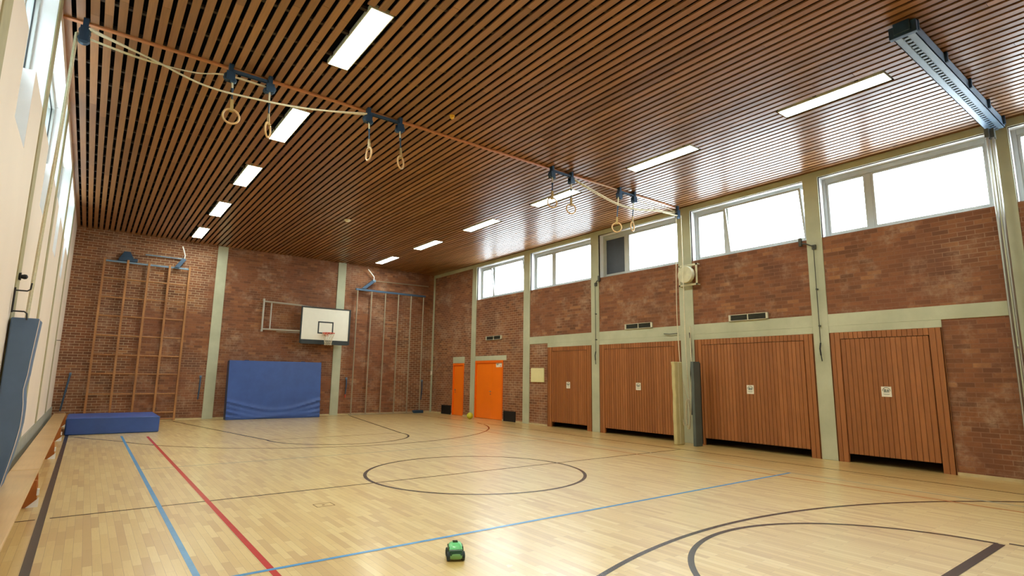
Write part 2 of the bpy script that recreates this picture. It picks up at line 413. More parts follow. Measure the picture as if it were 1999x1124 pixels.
# ------------------------------------------------------------------ windows
nw=0
def win_right(ya,yb,split,tilt=0,dark=False):
    """ya far edge, yb near edge; split = y of the mullion"""
    global nw; nw+=1
    w=struct('window_%d'%nw,((XR+.17),(ya+yb)/2,ZS)); ox,oy,oz=w.location
    def B(mb,x0,x1,y0,y1,z0,z1,mi=0): mb.box(x0-ox,x1-ox,y0-oy,y1-oy,z0-oz,z1-oz,mi)
    m=MB(); x0,x1=XR+.20,XR+.29
    f=.07
    B(m,x0,x1,yb,yb+f,ZS,ZT);B(m,x0,x1,ya-f,ya,ZS,ZT);B(m,x0,x1,yb+f,ya-f,ZS,ZS+f);B(m,x0,x1,yb+f,ya-f,ZT-f-.04,ZT)
    m.build('window_frame',M['alu'],w,bevel=.006)
    m=MB(); B(m,XR+.052,x0,yb,ya,ZS-.0,ZS+.012); B(m,XR+.052,x0,ya-.004,ya,ZS,ZT); B(m,XR+.052,x0,yb,yb+.004,ZS,ZT); B(m,XR+.052,x0,yb,ya,ZT-.004,ZT)
    m.build('window_reveal',M['white'],w)
    m=MB(); B(m,x0+.01,x1-.01,split-.05,split+.05,ZS+f,ZT-f-.04); m.build('mullion',M['alu'],w,bevel=.005)
    def sash(y0,y1,name='sash',ang=0,pane='glass'):
        e=bpy.data.objects.new(name,None)
        s=.045; hh=ZT-f-.04-(ZS+f); m=MB()
        m.box(-.025,.025,y0,y0+s,0,hh).box(-.025,.025,y1-s,y1,0,hh).box(-.025,.025,y0+s,y1-s,0,s).box(-.025,.025,y0+s,y1-s,hh-s,hh)
        o=m.build(name,M['alu'],w,bevel=.004); o.location=(XR+.24-ox-(.04 if ang else 0),-oy,ZS+f-oz); o.rotation_euler=(0,-ang,0)
        p=MB().box(-.004,.004,y0+s,y1-s,s,hh-s).build('window_glass' if pane=='glass' else 'dark_panel',M[pane],o)
        bpy.data.objects.remove(e)
    if tilt:
        sash(split+.05,ya-f); sash(yb+f,split-.05,ang=math.radians(tilt))
    elif dark:
        sash(split+.05,ya-f,pane='dark_pane'); sash(yb+f,split-.05)
    else: sash(split+.05,ya-f); sash(yb+f,split-.05)
    return w
M['dark_pane']=plain('dark_blue_grey_panel',(48,56,72),.4)
specs=[(9.55,9,False),(6.02,0,False),(2.76,0,True),(-.51,9,False),(-3.72,0,False),(-6.95,0,False),(-10.2,0,False)]
for (a,b),(s_,t_,d_) in zip(WR,specs): win_right(a,b,s_,t_,d_)
def win_left(ya,yb,na,nb):
    global nw; nw+=1
    w=struct('window_%d'%nw,(XL-.3,(ya+yb)/2,ZL)); ox,oy,oz=w.location
    m=MB(); f=.07
    def B(mb,x0,x1,y0,y1,z0,z1): mb.box(x0-ox,x1-ox,y0-oy,y1-oy,z0-oz,z1-oz)
    x0,x1=XL-.28,XL-.16
    for (y0,y1,z0,z1) in ((yb,yb+f,ZL,ZTL),(ya-f,ya,ZL,ZTL),(yb+f,ya-f,ZL,ZL+f),(yb+f,ya-f,ZTL-f,ZTL),(na-.04,na+.04,ZL+f,ZTL-f)): B(m,x0,x1,y0,y1,z0,z1)
    m.build('window_frame',M['alu'],w,bevel=.006)
    m=MB()
    for (y0,y1) in ((yb+f,na-.04),(na+.04,ya-f)):
        B(m,x1-.05,x1-.038,y0,y0+.012,ZL+f,ZTL-f);B(m,x1-.05,x1-.038,y1-.012,y1,ZL+f,ZTL-f);B(m,x1-.05,x1-.038,y0,y1,ZTL-f-.012,ZTL-f)
    m.build('window_gasket',M['gasket'],w)
    m=MB(); 
    for (y0,y1) in ((yb+f+.012,na-.04),(na+.04,ya-f-.012)): B(m,XL-.245,XL-.237,y0,y1,ZL+f,ZTL-f)
    m.build('window_glass',M['glass'],w)
for (a,b),(c,d) in zip(WL,NOT): win_left(a,b,c,d)

# ------------------------------------------------------------------ ceiling
ceiling=MB().box(XL-.45,XR+.3,YF-.3,YB+.3,H+.10,H+.3).build('ceiling',M['deck'],kind='structure')
LY=[-1.13+3.335*k for k in range(-3,5)]
LAMPS=[(-2.87,y) for y in LY]+[(3.69,y) for y in LY]
P=.1431; G=.05
m=MB()
k0=-5.97
i=-1
while True:
    x0=k0+P*i+G/2; x1=x0+P-G; i+=1
    if x0>XR: break
    x0=max(x0,XL); x1=min(x1,XR)
    if x1-x0<.01: continue
    # joints
    ys=[YF]; y=YF+random.uniform(.5,3.5)
    while y<YB-.4: ys.append(y); y+=random.choice((2.5,3.0,3.6,4.1))
    ys.append(YB)
    cuts=[(ly-.82,ly+.82) for lx,ly in LAMPS if x1>lx-.2 and x0<lx+.2]
    for a,b in zip(ys[:-1],ys[1:]):
        segs=[(a,b-.004)]
        for c,d in cuts:
            ns=[]
            for s,e in segs:
                if d<=s or c>=e: ns.append((s,e)); continue
                if s<c: ns.append((s,c))
                if e>d: ns.append((d,e))
            segs=ns
        for s,e in segs:
            if e-s>.02: m.box(x0,x1,s,e,H,H+.022)
m.build('slat_cladding',M['slat'],ceiling)
m=MB(); y=YF+.3
while y<YB: m.box(XL,XR,y,y+.05,H+.022,H+.06); y+=.62
m.build('cross_laths',M['lath'],ceiling)
m=MB(); m.box(XL,XR,.66,.725,H-.028,H).build('cross_batten',wood('batten_wood',(176,112,66),(184,120,72),(190,126,78),(.6,12,12),rough=.4,island=False),ceiling,bevel=.004)

# ------------------------------------------------------------------ ceiling lights
def lamp_proto():
    t=thing('ceiling_light','','ceiling light',(0,0,H))
    m=MB(); a,b=.155,.80
    m.box(-a,-a+.014,-b,b,-.004,.05).box(a-.014,a,-b,b,-.004,.05).box(-a,a,-b,-b+.014,-.004,.05).box(-a,a,b-.014,b,-.004,.05).box(-a,a,-b,b,.05,.06)
    m.build('lamp_frame',M['lamp_frame'],t)
    MB().box(-a+.014,a-.014,-b+.014,b-.014,.004,.012).build('diffuser',M['diffuser'],t)
    return t
NUM=['nearest','second nearest','middle','second farthest','farthest']
NR=['second nearest, partly left of the blue beam\'s foot','third from the near end','fourth from the near end','third from the far wall','second from the far wall','closest to the far wall']
proto=lamp_proto(); first=True
for (x,y) in LAMPS:
    o=proto if first else copy_tree(proto); first=False
    o.location=(x,y,H); o['group']='flush ceiling light panels'
    left=x<0; idx=round((y+1.13)/3.335)
    if left:
        if idx>=0: o['label']={0:'largest lit ceiling panel, nearest of the left row above the climbing rings',1:'lit ceiling panel between the two left pairs of rings, second of left row',2:'lit ceiling panel third of the left row, beyond the hanging rings',3:'lit ceiling panel second from the back wall in the left row',4:'lit ceiling panel closest to the back wall in the left row'}[idx]
    else:
        if idx>=-2: o['label']={-2:'lit ceiling panel cut by the right picture edge, right of the blue beam',-1:'long lit ceiling panel just left of the blue ceiling beam',0:'lit ceiling panel in right row above the open window, second left of the blue beam',1:'lit ceiling panel in right row behind the right hand pair of hanging rings',2:'lit ceiling panel in right row just beyond the one behind the rings',3:'lit ceiling panel second from the back wall in the right row',4:'lit ceiling panel closest to the back wall in the right row, above the pole frame'}[idx]
    if 'label' not in o or not o['label'] or (left and idx<0) or (not left and idx<-2):
        o['label']='flush ceiling light panel behind the camera, outside the picture'; o['group']='ceiling light panels outside the picture'

# ------------------------------------------------------------------ doors
nd=0
def orange_door(ya,yb,h,double):
    global nd; nd+=1
    d=struct('door_%d'%nd,(XR,(ya+yb)/2,0)); oy=(ya+yb)/2; a=ya-oy; b=yb-oy
    m=MB(); f=.06
    m.box(-.02,.12,b,b+f,0,h).box(-.02,.12,a-f,a,0,h).box(-.02,.12,b+f,a-f,h-f-.03,h); m.build('door_frame',M['orange2'],d,bevel=.004)
    def leaf(y0,y1): MB().box(.02,.06,y0,y1,.01,h-f-.035).build('door_leaf',M['orange'],d,bevel=.003)
    if double:
        s=a-1.12; leaf(s+.003,a-f-.004); leaf(b+f+.004,s-.003)
        y=s+.09
    else: leaf(b+f+.004,a-f-.004); y=a-f-.12
    m=MB(); m.lathe([(.026,0),(.026,.012)],(.008,y,1.02),'x',16).cyl((.015,y,1.02),(-.045,y,1.02),.009,10).cyl((-.045,y-.005,1.02),(-.045,y-.12 if double else y-.09,1.02),.009,10)
    m.lathe([(.02,0),(.02,.012)],(.008,y,.92),'x',16)
    m.build('door_handle',M['steel'],d,smooth=True)
    MB().box(.10,.12,b+f,a-f,0,h-f).build('door_stop',M['orange2'],d)
    return d
for a,b,h in DO: orange_door(a,b,h,b<9)
def wood_door(ya,yb,gap,rgt=False):
    global nd; nd+=1
    L=ya-yb; oy=(ya+yb)/2; d=struct('door_%d'%nd,(XR,oy,0)); h=2.56; s=.20; top=.13
    m=MB(); pw=.086
    def planks(mb,y0,y1,z0,z1,x0,x1):
        n=max(1,round((y1-y0)/pw)); w=(y1-y0)/n
        for i in range(n): mb.box(x0,x1,y0+i*w+.0055,y0+(i+1)*w-.0055,z0,z1)
        mb.box(x0+.016,x1,y0,y1,z0+.002,z1-.002)
    a=L/2; b=-L/2
    planks(m,b,b+s,0.0,h,-.03,.02); planks(m,a-s,a,0.0,h,-.03,.02)
    planks(m,b+s,a-s,h-top,h,-.03,.02)
    m.box(-.03,.06,b,b+.02,0,h).box(-.03,.06,a-.02,a,0,h)
    m.build('door_frame',M['door_wood'],d)
    m=MB(); planks(m,b+s+.012,a-s-.012,gap,h-top-.012,-.028,.022); m.build('door_leaf',M['door_wood'],d)
    return d
for (a,b),g in zip(DW,(.16,.15,.17,.17)): wood_door(a,b,g)

# notices on the doors
sign_l=['small white notice on the wooden door nearest the orange doors','small white notice on the wooden door left of the beige pad','white square notice on the wooden door beside the grey pad','largest white square notice, on the nearest wooden door']
for i,(y,z,w,hh) in enumerate(((5.05,1.34,.17,.2),(2.23,1.36,.17,.2),(-1.04,1.36,.17,.2),(-3.785,1.39,.17,.19))):
    t=thing('door_notice',sign_l[i],'notice',(XR-.032,y,z),'notices on the wooden doors')
    MB().box(-.003,0,-w/2,w/2,-hh/2,hh/2).build('sheet',M['paper'],t)
    m=MB(); x=-.0036
    pts=[(x,.062*math.cos(u),.02+.058*math.sin(u)) for u in [math.radians(-10+200*k/20) for k in range(21)]]
    m.tube(pts,.006,6)
    m.lathe([(.022,0),(.022,.001)],(x-.0008,.022,.028),'x',12).lathe([(.02,0),(.02,.001)],(x-.0008,-.026,.024),'x',12)
    m.box(x-.001,x+.001,-.01,.045,-.012,.008).box(x-.001,x+.001,-.05,-.012,-.012,.004)
    m.build('printed_symbol',M['print'],t)
    m=MB(); m.box(x-.0004,x+.001,-.055,.055,-.045,-.038).box(x-.0004,x+.001,-.045,.045,-.06,-.054); m.build('printed_text',M['print'],t)
t=thing('door_notice','two white printed sheets at the top corner of the wide orange door','notice',(XR+.018,8.86,2.0))
MB().box(-.002,0,0,.19,-.075,.075).build('sheet',M['paper'],t); MB().box(-.002,0,-.19,-.004,-.07,.08).build('sheet',M['paper'],t)
m=MB(); m.box(-.0034,-.001,.03,.17,.03,.05).box(-.0034,-.001,.05,.15,.0,.015); m.build('printed_text',M['print_dark'],t)
MB().box(-.0034,-.001,-.12,-.08,-.05,-.01).build('printed_mark',M['print_red'],t)

# ------------------------------------------------------------------ wall vents
def up_vent(y0,y1,label):
    yc=(y0+y1)/2; w=(y1-y0)/2; t=thing('air_vent',label,'vent',(XR,yc,3.03),'slotted vents on the right wall')
    m=MB(); hh=.075; d=-.05
    m.box(d,0,-w,w,hh-.012,hh).box(d,0,-w,w,-hh,-hh+.012).box(d,0,-w,-w+.05,-hh,hh).box(d,0,w-.05,w,-hh,hh).box(d,0,-.01,.01,-hh,hh)
    m.build('vent_frame',M['vent_white'],t,bevel=.003)
    m=MB(); m.box(-.012,0,-w+.05,w-.05,-hh+.012,hh-.012)
    for k in range(6):
        z=-.055+k*.022; m.box(-.04,-.012,-w+.05,-.01,z,z+.006).box(-.04,-.012,.01,w-.05,z,z+.006)
    m.build('vent_slats',M['vent_dark'],t)
up_vent(8.68,9.69,'narrow slotted vent high above the wide orange door')
up_vent(1.70,2.67,'slotted vent on the band above the wooden door left of the beige pad')
up_vent(-1.56,-.59,'slotted vent on the band above the wooden door beside the grey pad')
def low_vent(y0,y1,label):
    yc=(y0+y1)/2; w=(y1-y0)/2; t=thing('floor_grille',label,'vent',(XR,yc,.0),'black floor level grilles')
    m=MB(); m.box(-.02,0,-w,w,.0,.03).box(-.02,0,-w,w,.33,.36).box(-.02,0,-w,-w+.03,0,.36).box(-.02,0,w-.03,w,0,.36); m.build('grille_frame',M['black'],t)
    m=MB(); m.box(-.004,0,-w+.03,w-.03,.03,.33)
    for k in range(12): m.box(-.014,-.004,-w+.03,w-.03,.04+k*.024,.05+k*.024)
    m.build('grille_bars',M['black'],t)
low_vent(12.18,12.95,'black floor level grille left of the narrow orange door')
low_vent(7.79,8.50,'black floor level grille right of the wide orange door')
tag(MB().box(XR-.04,XR,6.24,6.92,1.41,1.88).build('wall_board',M['panel_yellow'],bevel=.006),'pale yellow square board on the brick beside the first wooden door','board')
tag(MB().box(XR-.11,XR-.06,13.76,13.84,1.62,1.78).build('wall_switch',M['det'],bevel=.008),'tiny white box on the concrete strip in the far right corner','box')

# ------------------------------------------------------------------ climbing frame (left, wood) and pole frame (right)
def rack_top(t,x0,x1,zb,arm_x,white_x,s):
    """swing bracket above a frame; local coordinates are world ones here"""
    y=YB-.15
    MB().box(x0,x1,y-.05,y+.03,zb-.05,zb+.02).build('top_rail',M['beam_blue'] if s>0 else M['blue_steel'],t,bevel=.006)
f=thing('climbing_ladder','wooden gridded climbing frame folded against the left part of the brick back wall','climbing frame',(-4.1,YB-.15,0))
ox,oy=-4.1,YB-.15
ux=[-5.27,-4.65,-4.07,-3.48,-2.89]
for x in ux: MB().box(x-.032-ox,x+.032-ox,-.05,.05,0.01,5.17).build('upright',M['ladder_wood'],f,bevel=.006)
zz=[.06,.27,.87,1.50,2.09,2.70,3.32,3.92,4.52]
for a,b in zip(ux[:-1],ux[1:]):
    for z in zz:
        MB().tube([(a+.03-ox,-.02,z),(b-.03-ox,-.02,z)],.022,10).build('rung',M['ladder_wood'],f,smooth=True)
MB().box(-5.29-ox,-2.87-ox,-.03,.04,5.06,5.11).build('top_rail',M['beam_blue'],f,bevel=.006)
m=MB(); m.box(-4.9-ox,-4.4-ox,-.02,.1,5.14,5.24); m.prism([(-4.95-ox,5.12),(-4.45-ox,5.12),(-4.62-ox,5.45),(-4.78-ox,5.45)],'y',.0,.12); m.build('pivot_bracket',M['dark_blue'],f,bevel=.005)
MB().box(-4.2-ox,-3.08-ox,.06,.1,5.42,5.45).build('tie_bar',M['beam_blue'],f)
m=MB(); m.prism([(-3.36-ox,5.10),(-3.22-ox,5.08),(-3.02-ox,5.40),(-3.14-ox,5.44)],'y',-.1,.06); m.build('swing_arm',M['dark_blue'],f,bevel=.005)
MB().tube([(-3.08-ox,0,5.42),(-3.07-ox,-.02,5.55),(-3.12-ox,-.06,5.7),(-3.18-ox,-.1,5.84)],.018,8).build('locking_rod',M['white'],f,smooth=True)
r=thing('pole_rack','grey metal pole frame folded against the right part of the brick back wall','climbing frame',(4.65,YB-.15,0)); ox=4.65
px_=[3.13,3.74,4.36,4.96,5.56,6.16]
for x in px_:
    m=MB(); m.tube([(x-ox,-.08,0.04),(x-ox,-.08,5.02)],.027,10); m.build('pole',M['pole_steel'],r,smooth=True)
MB().box(3.05-ox,6.25-ox,-.11,-.03,4.99,5.07).build('top_rail',M['blue_steel'],r,bevel=.006)
MB().box(3.05-ox,6.25-ox,-.11,-.05,0.0,.04).build('bottom_rail',M['pole_steel'],r,bevel=.006)
MB().box(5.85-ox,6.3-ox,-.2,-.03,0.0,.12).build('foot_plate',M['dark_blue'],r,bevel=.01)
m=MB(); m.prism([(3.28-ox,5.08),(3.46-ox,5.08),(3.86-ox,5.42),(3.72-ox,5.46)],'y',-.12,.0); m.build('swing_arm',M['dark_blue'],r,bevel=.005)
MB().tube([(3.80-ox,-.06,5.46),(6.45-ox,.05,5.52)],.02,8).build('tie_bar',M['pole_steel'],r,smooth=True)
MB().box(3.74-ox,3.88-ox,-.12,.0,5.40,5.50).build('joint_block',M['beam_blue'],r,bevel=.006)
MB().tube([(3.80-ox,-.08,5.48),(3.80-ox,-.10,5.62),(3.66-ox,-.12,5.76),(3.50-ox,-.16,5.90)],.02,8).build('locking_rod',M['white'],r,smooth=True)
# blue operating levers on the back wall
for (x0,z0,x1,z1,l,red) in ((-5.74,1.48,-5.86,.42,'slanted blue metal lever on the brick beside the left corner',0),(-2.21,1.43,-2.23,.72,'short blue lever between the wooden climbing frame and the left pilaster',0),(2.94,1.42,2.92,.80,'short blue lever with red tip between right pilaster and pole frame',1),(6.32,1.35,6.30,.6,'dim blue lever near the far right corner behind the pole frame',0)):
    t=thing('operating_lever',l,'lever',(x1,YB-.06,z1),'blue levers on the back wall')
    dx,dz=x0-x1,z0-z1
    MB().tube([(0,-.02,0),(dx*.5,-.06,dz*.5),(dx,-.02,dz)],[.022,.026,.026],6).build('lever_bar',M['blue_steel'],t)
    MB().box(dx-.03,dx+.03,-.04,.06,dz-.04,dz+.04).build('lever_pivot',M['beam_blue'],t,bevel=.005)
    MB().tube([(-.002,-.015,-.13 if red else -.05),(0,-.02,.02)],.02,8).build('lever_grip',M['rim'] if red else M['dark_blue'],t,smooth=True)

# ------------------------------------------------------------------ basketball board
bx,by=1.81,13.35
t=thing('basketball_hoop','white basketball backboard with black border and red hoop on a hinged wall frame','basketball hoop',(bx,by,2.72))
W_,H_=.90,1.18
MB().box(-W_,W_,0,.03,.15,.15+1.20).build('backboard',M['board_white'],t)
m=MB(); m.box(-.95,-W_,-.012,.05,.0,1.40).box(W_,.97,-.012,.05,.0,1.40).box(-W_,W_,-.012,.05,1.35,1.40).box(-W_,W_,-.012,.06,-.02,.15)
m.build('board_padding',M['board_black'],t,bevel=.01)
m=MB(); y0=-.004
for (a,b,c,d) in ((-.30,.30,.80,.85),(-.30,.30,.38,.43),(-.30,-.25,.43,.80),(.25,.30,.43,.80)): m.box(a,b,y0,.0,c+.01,d+.01)
m.build('target_square',M['board_black'],t)
m=MB(); R_=.225; cy=-.38
m.tube([(R_*math.cos(a),cy+R_*math.sin(a),.40) for a in [2*PI*k/40 for k in range(40)]],.011,8,closed=True)
m.box(-.07,.07,-.16,-.004,.34,.42)
m.tube([(-.06,-.02,.30),(-.16,cy+.08,.395)],.008,6).tube([(.06,-.02,.30),(.16,cy+.08,.395)],.008,6)
m.build('rim',M['rim'],t,smooth=True)
m=MB(); n=12; lev=[(R_,.39),(R_*.86,.30),(R_*.72,.20),(R_*.62,.10),(R_*.56,.0),(R_*.58,-.06)]
for s in (1,-1):
    for k in range(n):
        pts=[]
        for j,(rr,z) in enumerate(lev):
            a=2*PI*(k+s*j*.5)/n; pts.append((rr*math.cos(a),cy+rr*math.sin(a),z))
        m.tube(pts,.005,5)
m.build('net',M['net'],t)
m=MB(); w0=-.38-bx; w1=-.9
m.tube([(w0,.47,1.50),(w1,.1,1.42)],.03,8).tube([(w0,.47,.47),(w1+.05,.08,.45)],.03,8).tube([(w0,.47,.42),(w0,.47,1.56)],.034,8).tube([(w0+.26,.42,.46),(w0+.26,.42,1.49)],.024,8)
m.tube([(w0+.5,.4,.40),(w1+.1,.1,.38)],.012,6).tube([(-.5,.05,.2),(-.5,.05,1.3)],.02,8).tube([(.6,.05,.2),(.6,.05,1.3)],.02,8).tube([(w1,.1,1.42),(.6,.06,1.32)],.018,8)
m.box(w0-.03,w0+.03,.44,.55,1.52,1.60).box(w0-.03,w0+.03,.44,.55,.38,.46)
m.build('hinged_frame',M['frame_grey'],t,smooth=True)
MB().box(.25,.75,.30,.55,.5,1.2).build('wall_bracket',M['board_black'],t)

# ------------------------------------------------------------------ crash mats
def sagmat():
    nx,nz=72,40; w,hh,th=3.16,2.02,.30; vs=[];fs=[]
    def front(u,v):
        s=max(0,1-v/.36)
        c=abs(2*u-1)
        base=.36*(1-c**1.6)*0+0
        fold=0
        for k,(z0,dep,wd) in enumerate(((.31,.5,.026),(.22,.62,.03),(.13,.7,.03),(.05,.6,.022))):
            line_=z0*1.0-(1-c**2)*z0*dep+.012*math.sin(9*u+k)
            fold+=math.exp(-((v-line_)/wd)**2)*(.055 if k%2==0 else .042)*(.4+.6*c)
        puff=.05*math.sin(PI*min(1,max(0,u)))*math.sin(PI*v)
        return -puff*.5-fold
    for j in range(nz+1):
        for i in range(nx+1):
            u,v=i/nx,j/nz
            vs.append((u*w-w/2,front(u,v),v*hh))
    for j in range(nz):
        for i in range(nx): a=j*(nx+1)+i; fs.append((a,a+1,a+nx+2,a+nx+1))
    return vs,fs,w,hh,th,nx,nz
t=thing('crash_mat','thick blue crash mat standing on its long edge against the back wall','mat',(.125,13.08,0))
t.rotation_euler=(math.radians(-5),0,0)
vs,fs,w,hh,th,nx,nz=sagmat()
m=MB(); m.add(vs,fs)
m.box(-w/2,w/2,.004,th,0.0,hh) 
o=m.build('mat_cover',M['mat_blue'],t,smooth=True)
for a in (-w/2-.008,w/2-.001): MB().box(a,a+.009,0,th,0,hh).build('mat_side',M['mat_edge'],t,bevel=.003)
for xx in (-1.0,.95): MB().tube([(xx-.09,.15,hh),(xx-.06,.15,hh+.03),(xx+.06,.15,hh+.03),(xx+.09,.15,hh)],.012,6).build('carry_strap',M['mat_edge'],t)
t=thing('landing_mat','thick blue landing mat lying flat on the floor by the left benches','mat',(-4.66,10.72,0))
o=MB().box(-.965,1.0,-1.0,1.0,0,.41).build('mat_body',M['mat_blue'],t,bevel=.03,segs=3)
MB().box(-.972,-.964,-.97,.97,.03,.38).build('mat_side',M['mat_edge'],t)
m=MB(); m.tube([(-.94,-1.002,.395),(1.0,-1.002,.395)],.006,6); m.build('mat_piping',M['mat_blue'],t)

# ------------------------------------------------------------------ benches along the left wall
bl=['long wooden bench along the left wall, nearest one cut by the picture edge','long wooden bench along the left wall, second from the camera','wooden bench along the left wall, third one, beside the blue landing mat','wooden bench in the left corner, farthest one, behind the landing mat']
for i,(y0,y1) in enumerate(((-3.1,1.44),(1.46,5.93),(5.95,9.15),(9.17,13.3))):
    yc=(y0+y1)/2; L=(y1-y0)/2
    t=thing('gym_bench',bl[i],'bench',(-5.84,yc,0),'benches along the left wall')
    MB().box(-.14,.14,-L,L,.30,.335).build('seat_board',M['bench_wood'],t,bevel=.006)
    MB().box(-.03,.03,-L+.1,L-.1,.12,.30).build('stretcher_beam',M['bench_wood'],t,bevel=.006)
    for s in (-1,1):
        y=s*(L-.68)
        e_=.19 if s>0 else .13
        l=MB().prism([(-.19,0),(e_,0),(e_,.02),(e_-.025,.30),(-.12,.30),(-.19,.02)],'y',y-.02,y+.02).build('leg',M['bench_leg'],t,bevel=.004)
        if s<0: continue
        m=MB().prism([(.09,.0),(.20,.0),(.20,.10)],'y',y-.028,y+.028); m.build('corner_foot',M['white'],l)
        MB().box(.175,.197,y-.03,y+.03,.13,.20).build('edge_clip',M['white'],l)

# ------------------------------------------------------------------ wall pad and fittings, left
t=thing('wall_pad','tall grey blue padded cover hanging at the left wall over the ropes','pad',(-5.96,.0,0))
nz=24; vs=[]; 
prof=[]
for k in range(nz+1):
    z=.30+(2.13-.30)*k/nz
    xr_=-5.825-.03*max(0,min(1,(2.13-z)/.5))-.10*max(0,min(1,(1.0-z)/.7))**1.3
    xr_+=-.02*math.exp(-((z-1.36)/.12)**2)
    prof.append((xr_,z))
m=MB(); n=len(prof)
vs=[];fs=[]
for (xr_,z) in prof:
    for (x,y) in ((-6.06,-.02),(xr_,-.02),(xr_,.50),(-6.06,.50)): vs.append((x+5.96,y,z))
for k in range(n-1):
    for j in range(4): a=4*k+j; b=4*k+(j+1)%4; fs.append((a,b,b+4,a+4))
fs.append((3,2,1,0)); fs.append(tuple(4*(n-1)+j for j in range(4)))
m.add(vs,fs); m.build('pad_cover',M['pad_blue'],t,bevel=.012,smooth=True)
m=MB(); m.tube([(x+5.96+.004,-.02,z) for x,z in prof],.003,6); m.build('pad_seam',M['cream'],t)
t=thing('hook_rail','dark metal bar with two bent hooks on the left wall above the pad','hook',(XL+.02,-.04,2.18))
MB().box(-.008,.008,-.015,.015,0,.27).build('bar',M['black'],t,bevel=.003)
for z,s in ((.24,1),(.015,-1)):
    MB().tube([(0,0,z),(.10,0,z),(.125,0,z+s*.02),(.13,0,z+s*.09)],.008,8).build('hook',M['black'],t,smooth=True)
t=thing('wall_buffer','small round black knob on the left wall post above the hooks','knob',(XL+.013,.18,2.60))
MB().lathe([(.04,0),(.045,.02)],(0,0,0),'x',20).build('knob_base',M['black'],t,smooth=True); MB().lathe([(.02,0),(.028,.03),(.024,.05),(.008,.06)],(.018,0,0),'x',20).build('knob_head',M['black'],t,smooth=True)
tag(MB().tube([(XL,10.9,2.22),(XL,10.9,2.36),(XL+.12,10.9,2.36)],.01,8).build('wall_hook',M['black'],smooth=True),'thin black hook on the cream left wall far down near the corner','hook')

# ------------------------------------------------------------------ rings and their ceiling gear
def pulley_block(t,x,y,z,name='pulley_block',mirror=1,big=1.0):
    m=MB(); b=big
    m.box(x-.03*b,x+.03*b,y-.045,y+.045,z-.0,H-.0)
    m.box(x-.06*b,x+.06*b,y-.05,y-.04,z-.12*b,z+.02).box(x-.06*b,x+.06*b,y+.04,y+.05,z-.12*b,z+.02)
    o=m.build(name,M['dark_blue'],t,bevel=.004)
    w=MB(); w.lathe([(.045*b,-.036),(.06*b,-.03),(.045*b,-.012),(.045*b,.012),(.06*b,.03),(.045*b,.036)],(x-.03*b*mirror,y,z-.06*b),'y',20).lathe([(.035*b,-.03),(.045*b,-.02),(.035*b,0),(.045*b,.02),(.035*b,.03)],(x+.045*b*mirror,y,z-.10*b),'y',20)
    w.build('pulley_wheel',M['blue_steel'],o,smooth=True)
pairs=[(-4.13,-3.58),(-1.99,-1.40),(2.19,2.76),(4.33,4.86)]
plab=['blue double pulley carrier at the ceiling over the leftmost pair of rings','blue double pulley carrier at the ceiling over the second pair of rings from left','blue double pulley carrier at the ceiling over the third pair of rings from left','blue double pulley carrier at the ceiling over the rightmost pair of rings']
for (a,b),l in zip(pairs,plab):
    t=thing('pulley_carrier',l,'pulley',(0,0,0),'ceiling pulley carriers over the rings')
    t.location=(a,.6,H); t2=t
    # build in world coordinates, then shift back
    for x in (a,b):
        before=set(bpy.data.objects); pulley_block(t,x,.60,H-.14,mirror=1 if x==a else -1)
        for o in set(bpy.data.objects)-before:
            if o.parent is t: o.location=(-a,-.6,-H)
    m=MB(); m.box(0,b-a,-.02,.02,-.10,-.085)
    n=7
    for k in range(n): xx=(b-a)*(k+.5)/n; m.box(xx-.02,xx+.02,-.024,.024,-.105,-.08)
    m.box(0,b-a,-.022,-.018,-.115,-.07).box(0,b-a,.018,.022,-.115,-.07)
    m.build('perforated_bar',M['blue_steel'],t)
for x,l,mi in ((-5.84,'blue end pulley at the ceiling in the left corner of the ring rail',1),(6.58,'blue end pulley at the ceiling above the concrete post by the right windows',-1)):
    t=thing('end_pulley',l,'pulley',(x,.6,H))
    before=set(bpy.data.objects); 
    m=MB(); m.box(-.03,.03,-.03,.03,-.16,.0).box(-.05,.05,-.05,-.042,-.32,-.12).box(-.05,.05,.042,.05,-.32,-.12); m.build('pulley_block',M['dark_blue'],t,bevel=.004)
    for z in (-.19,-.29): MB().lathe([(.045,-.04),(.065,-.034),(.05,-.012),(.05,.012),(.065,.034),(.045,.04)],(0,0,z),'y',24).build('pulley_wheel',M['blue_steel'],t,smooth=True)
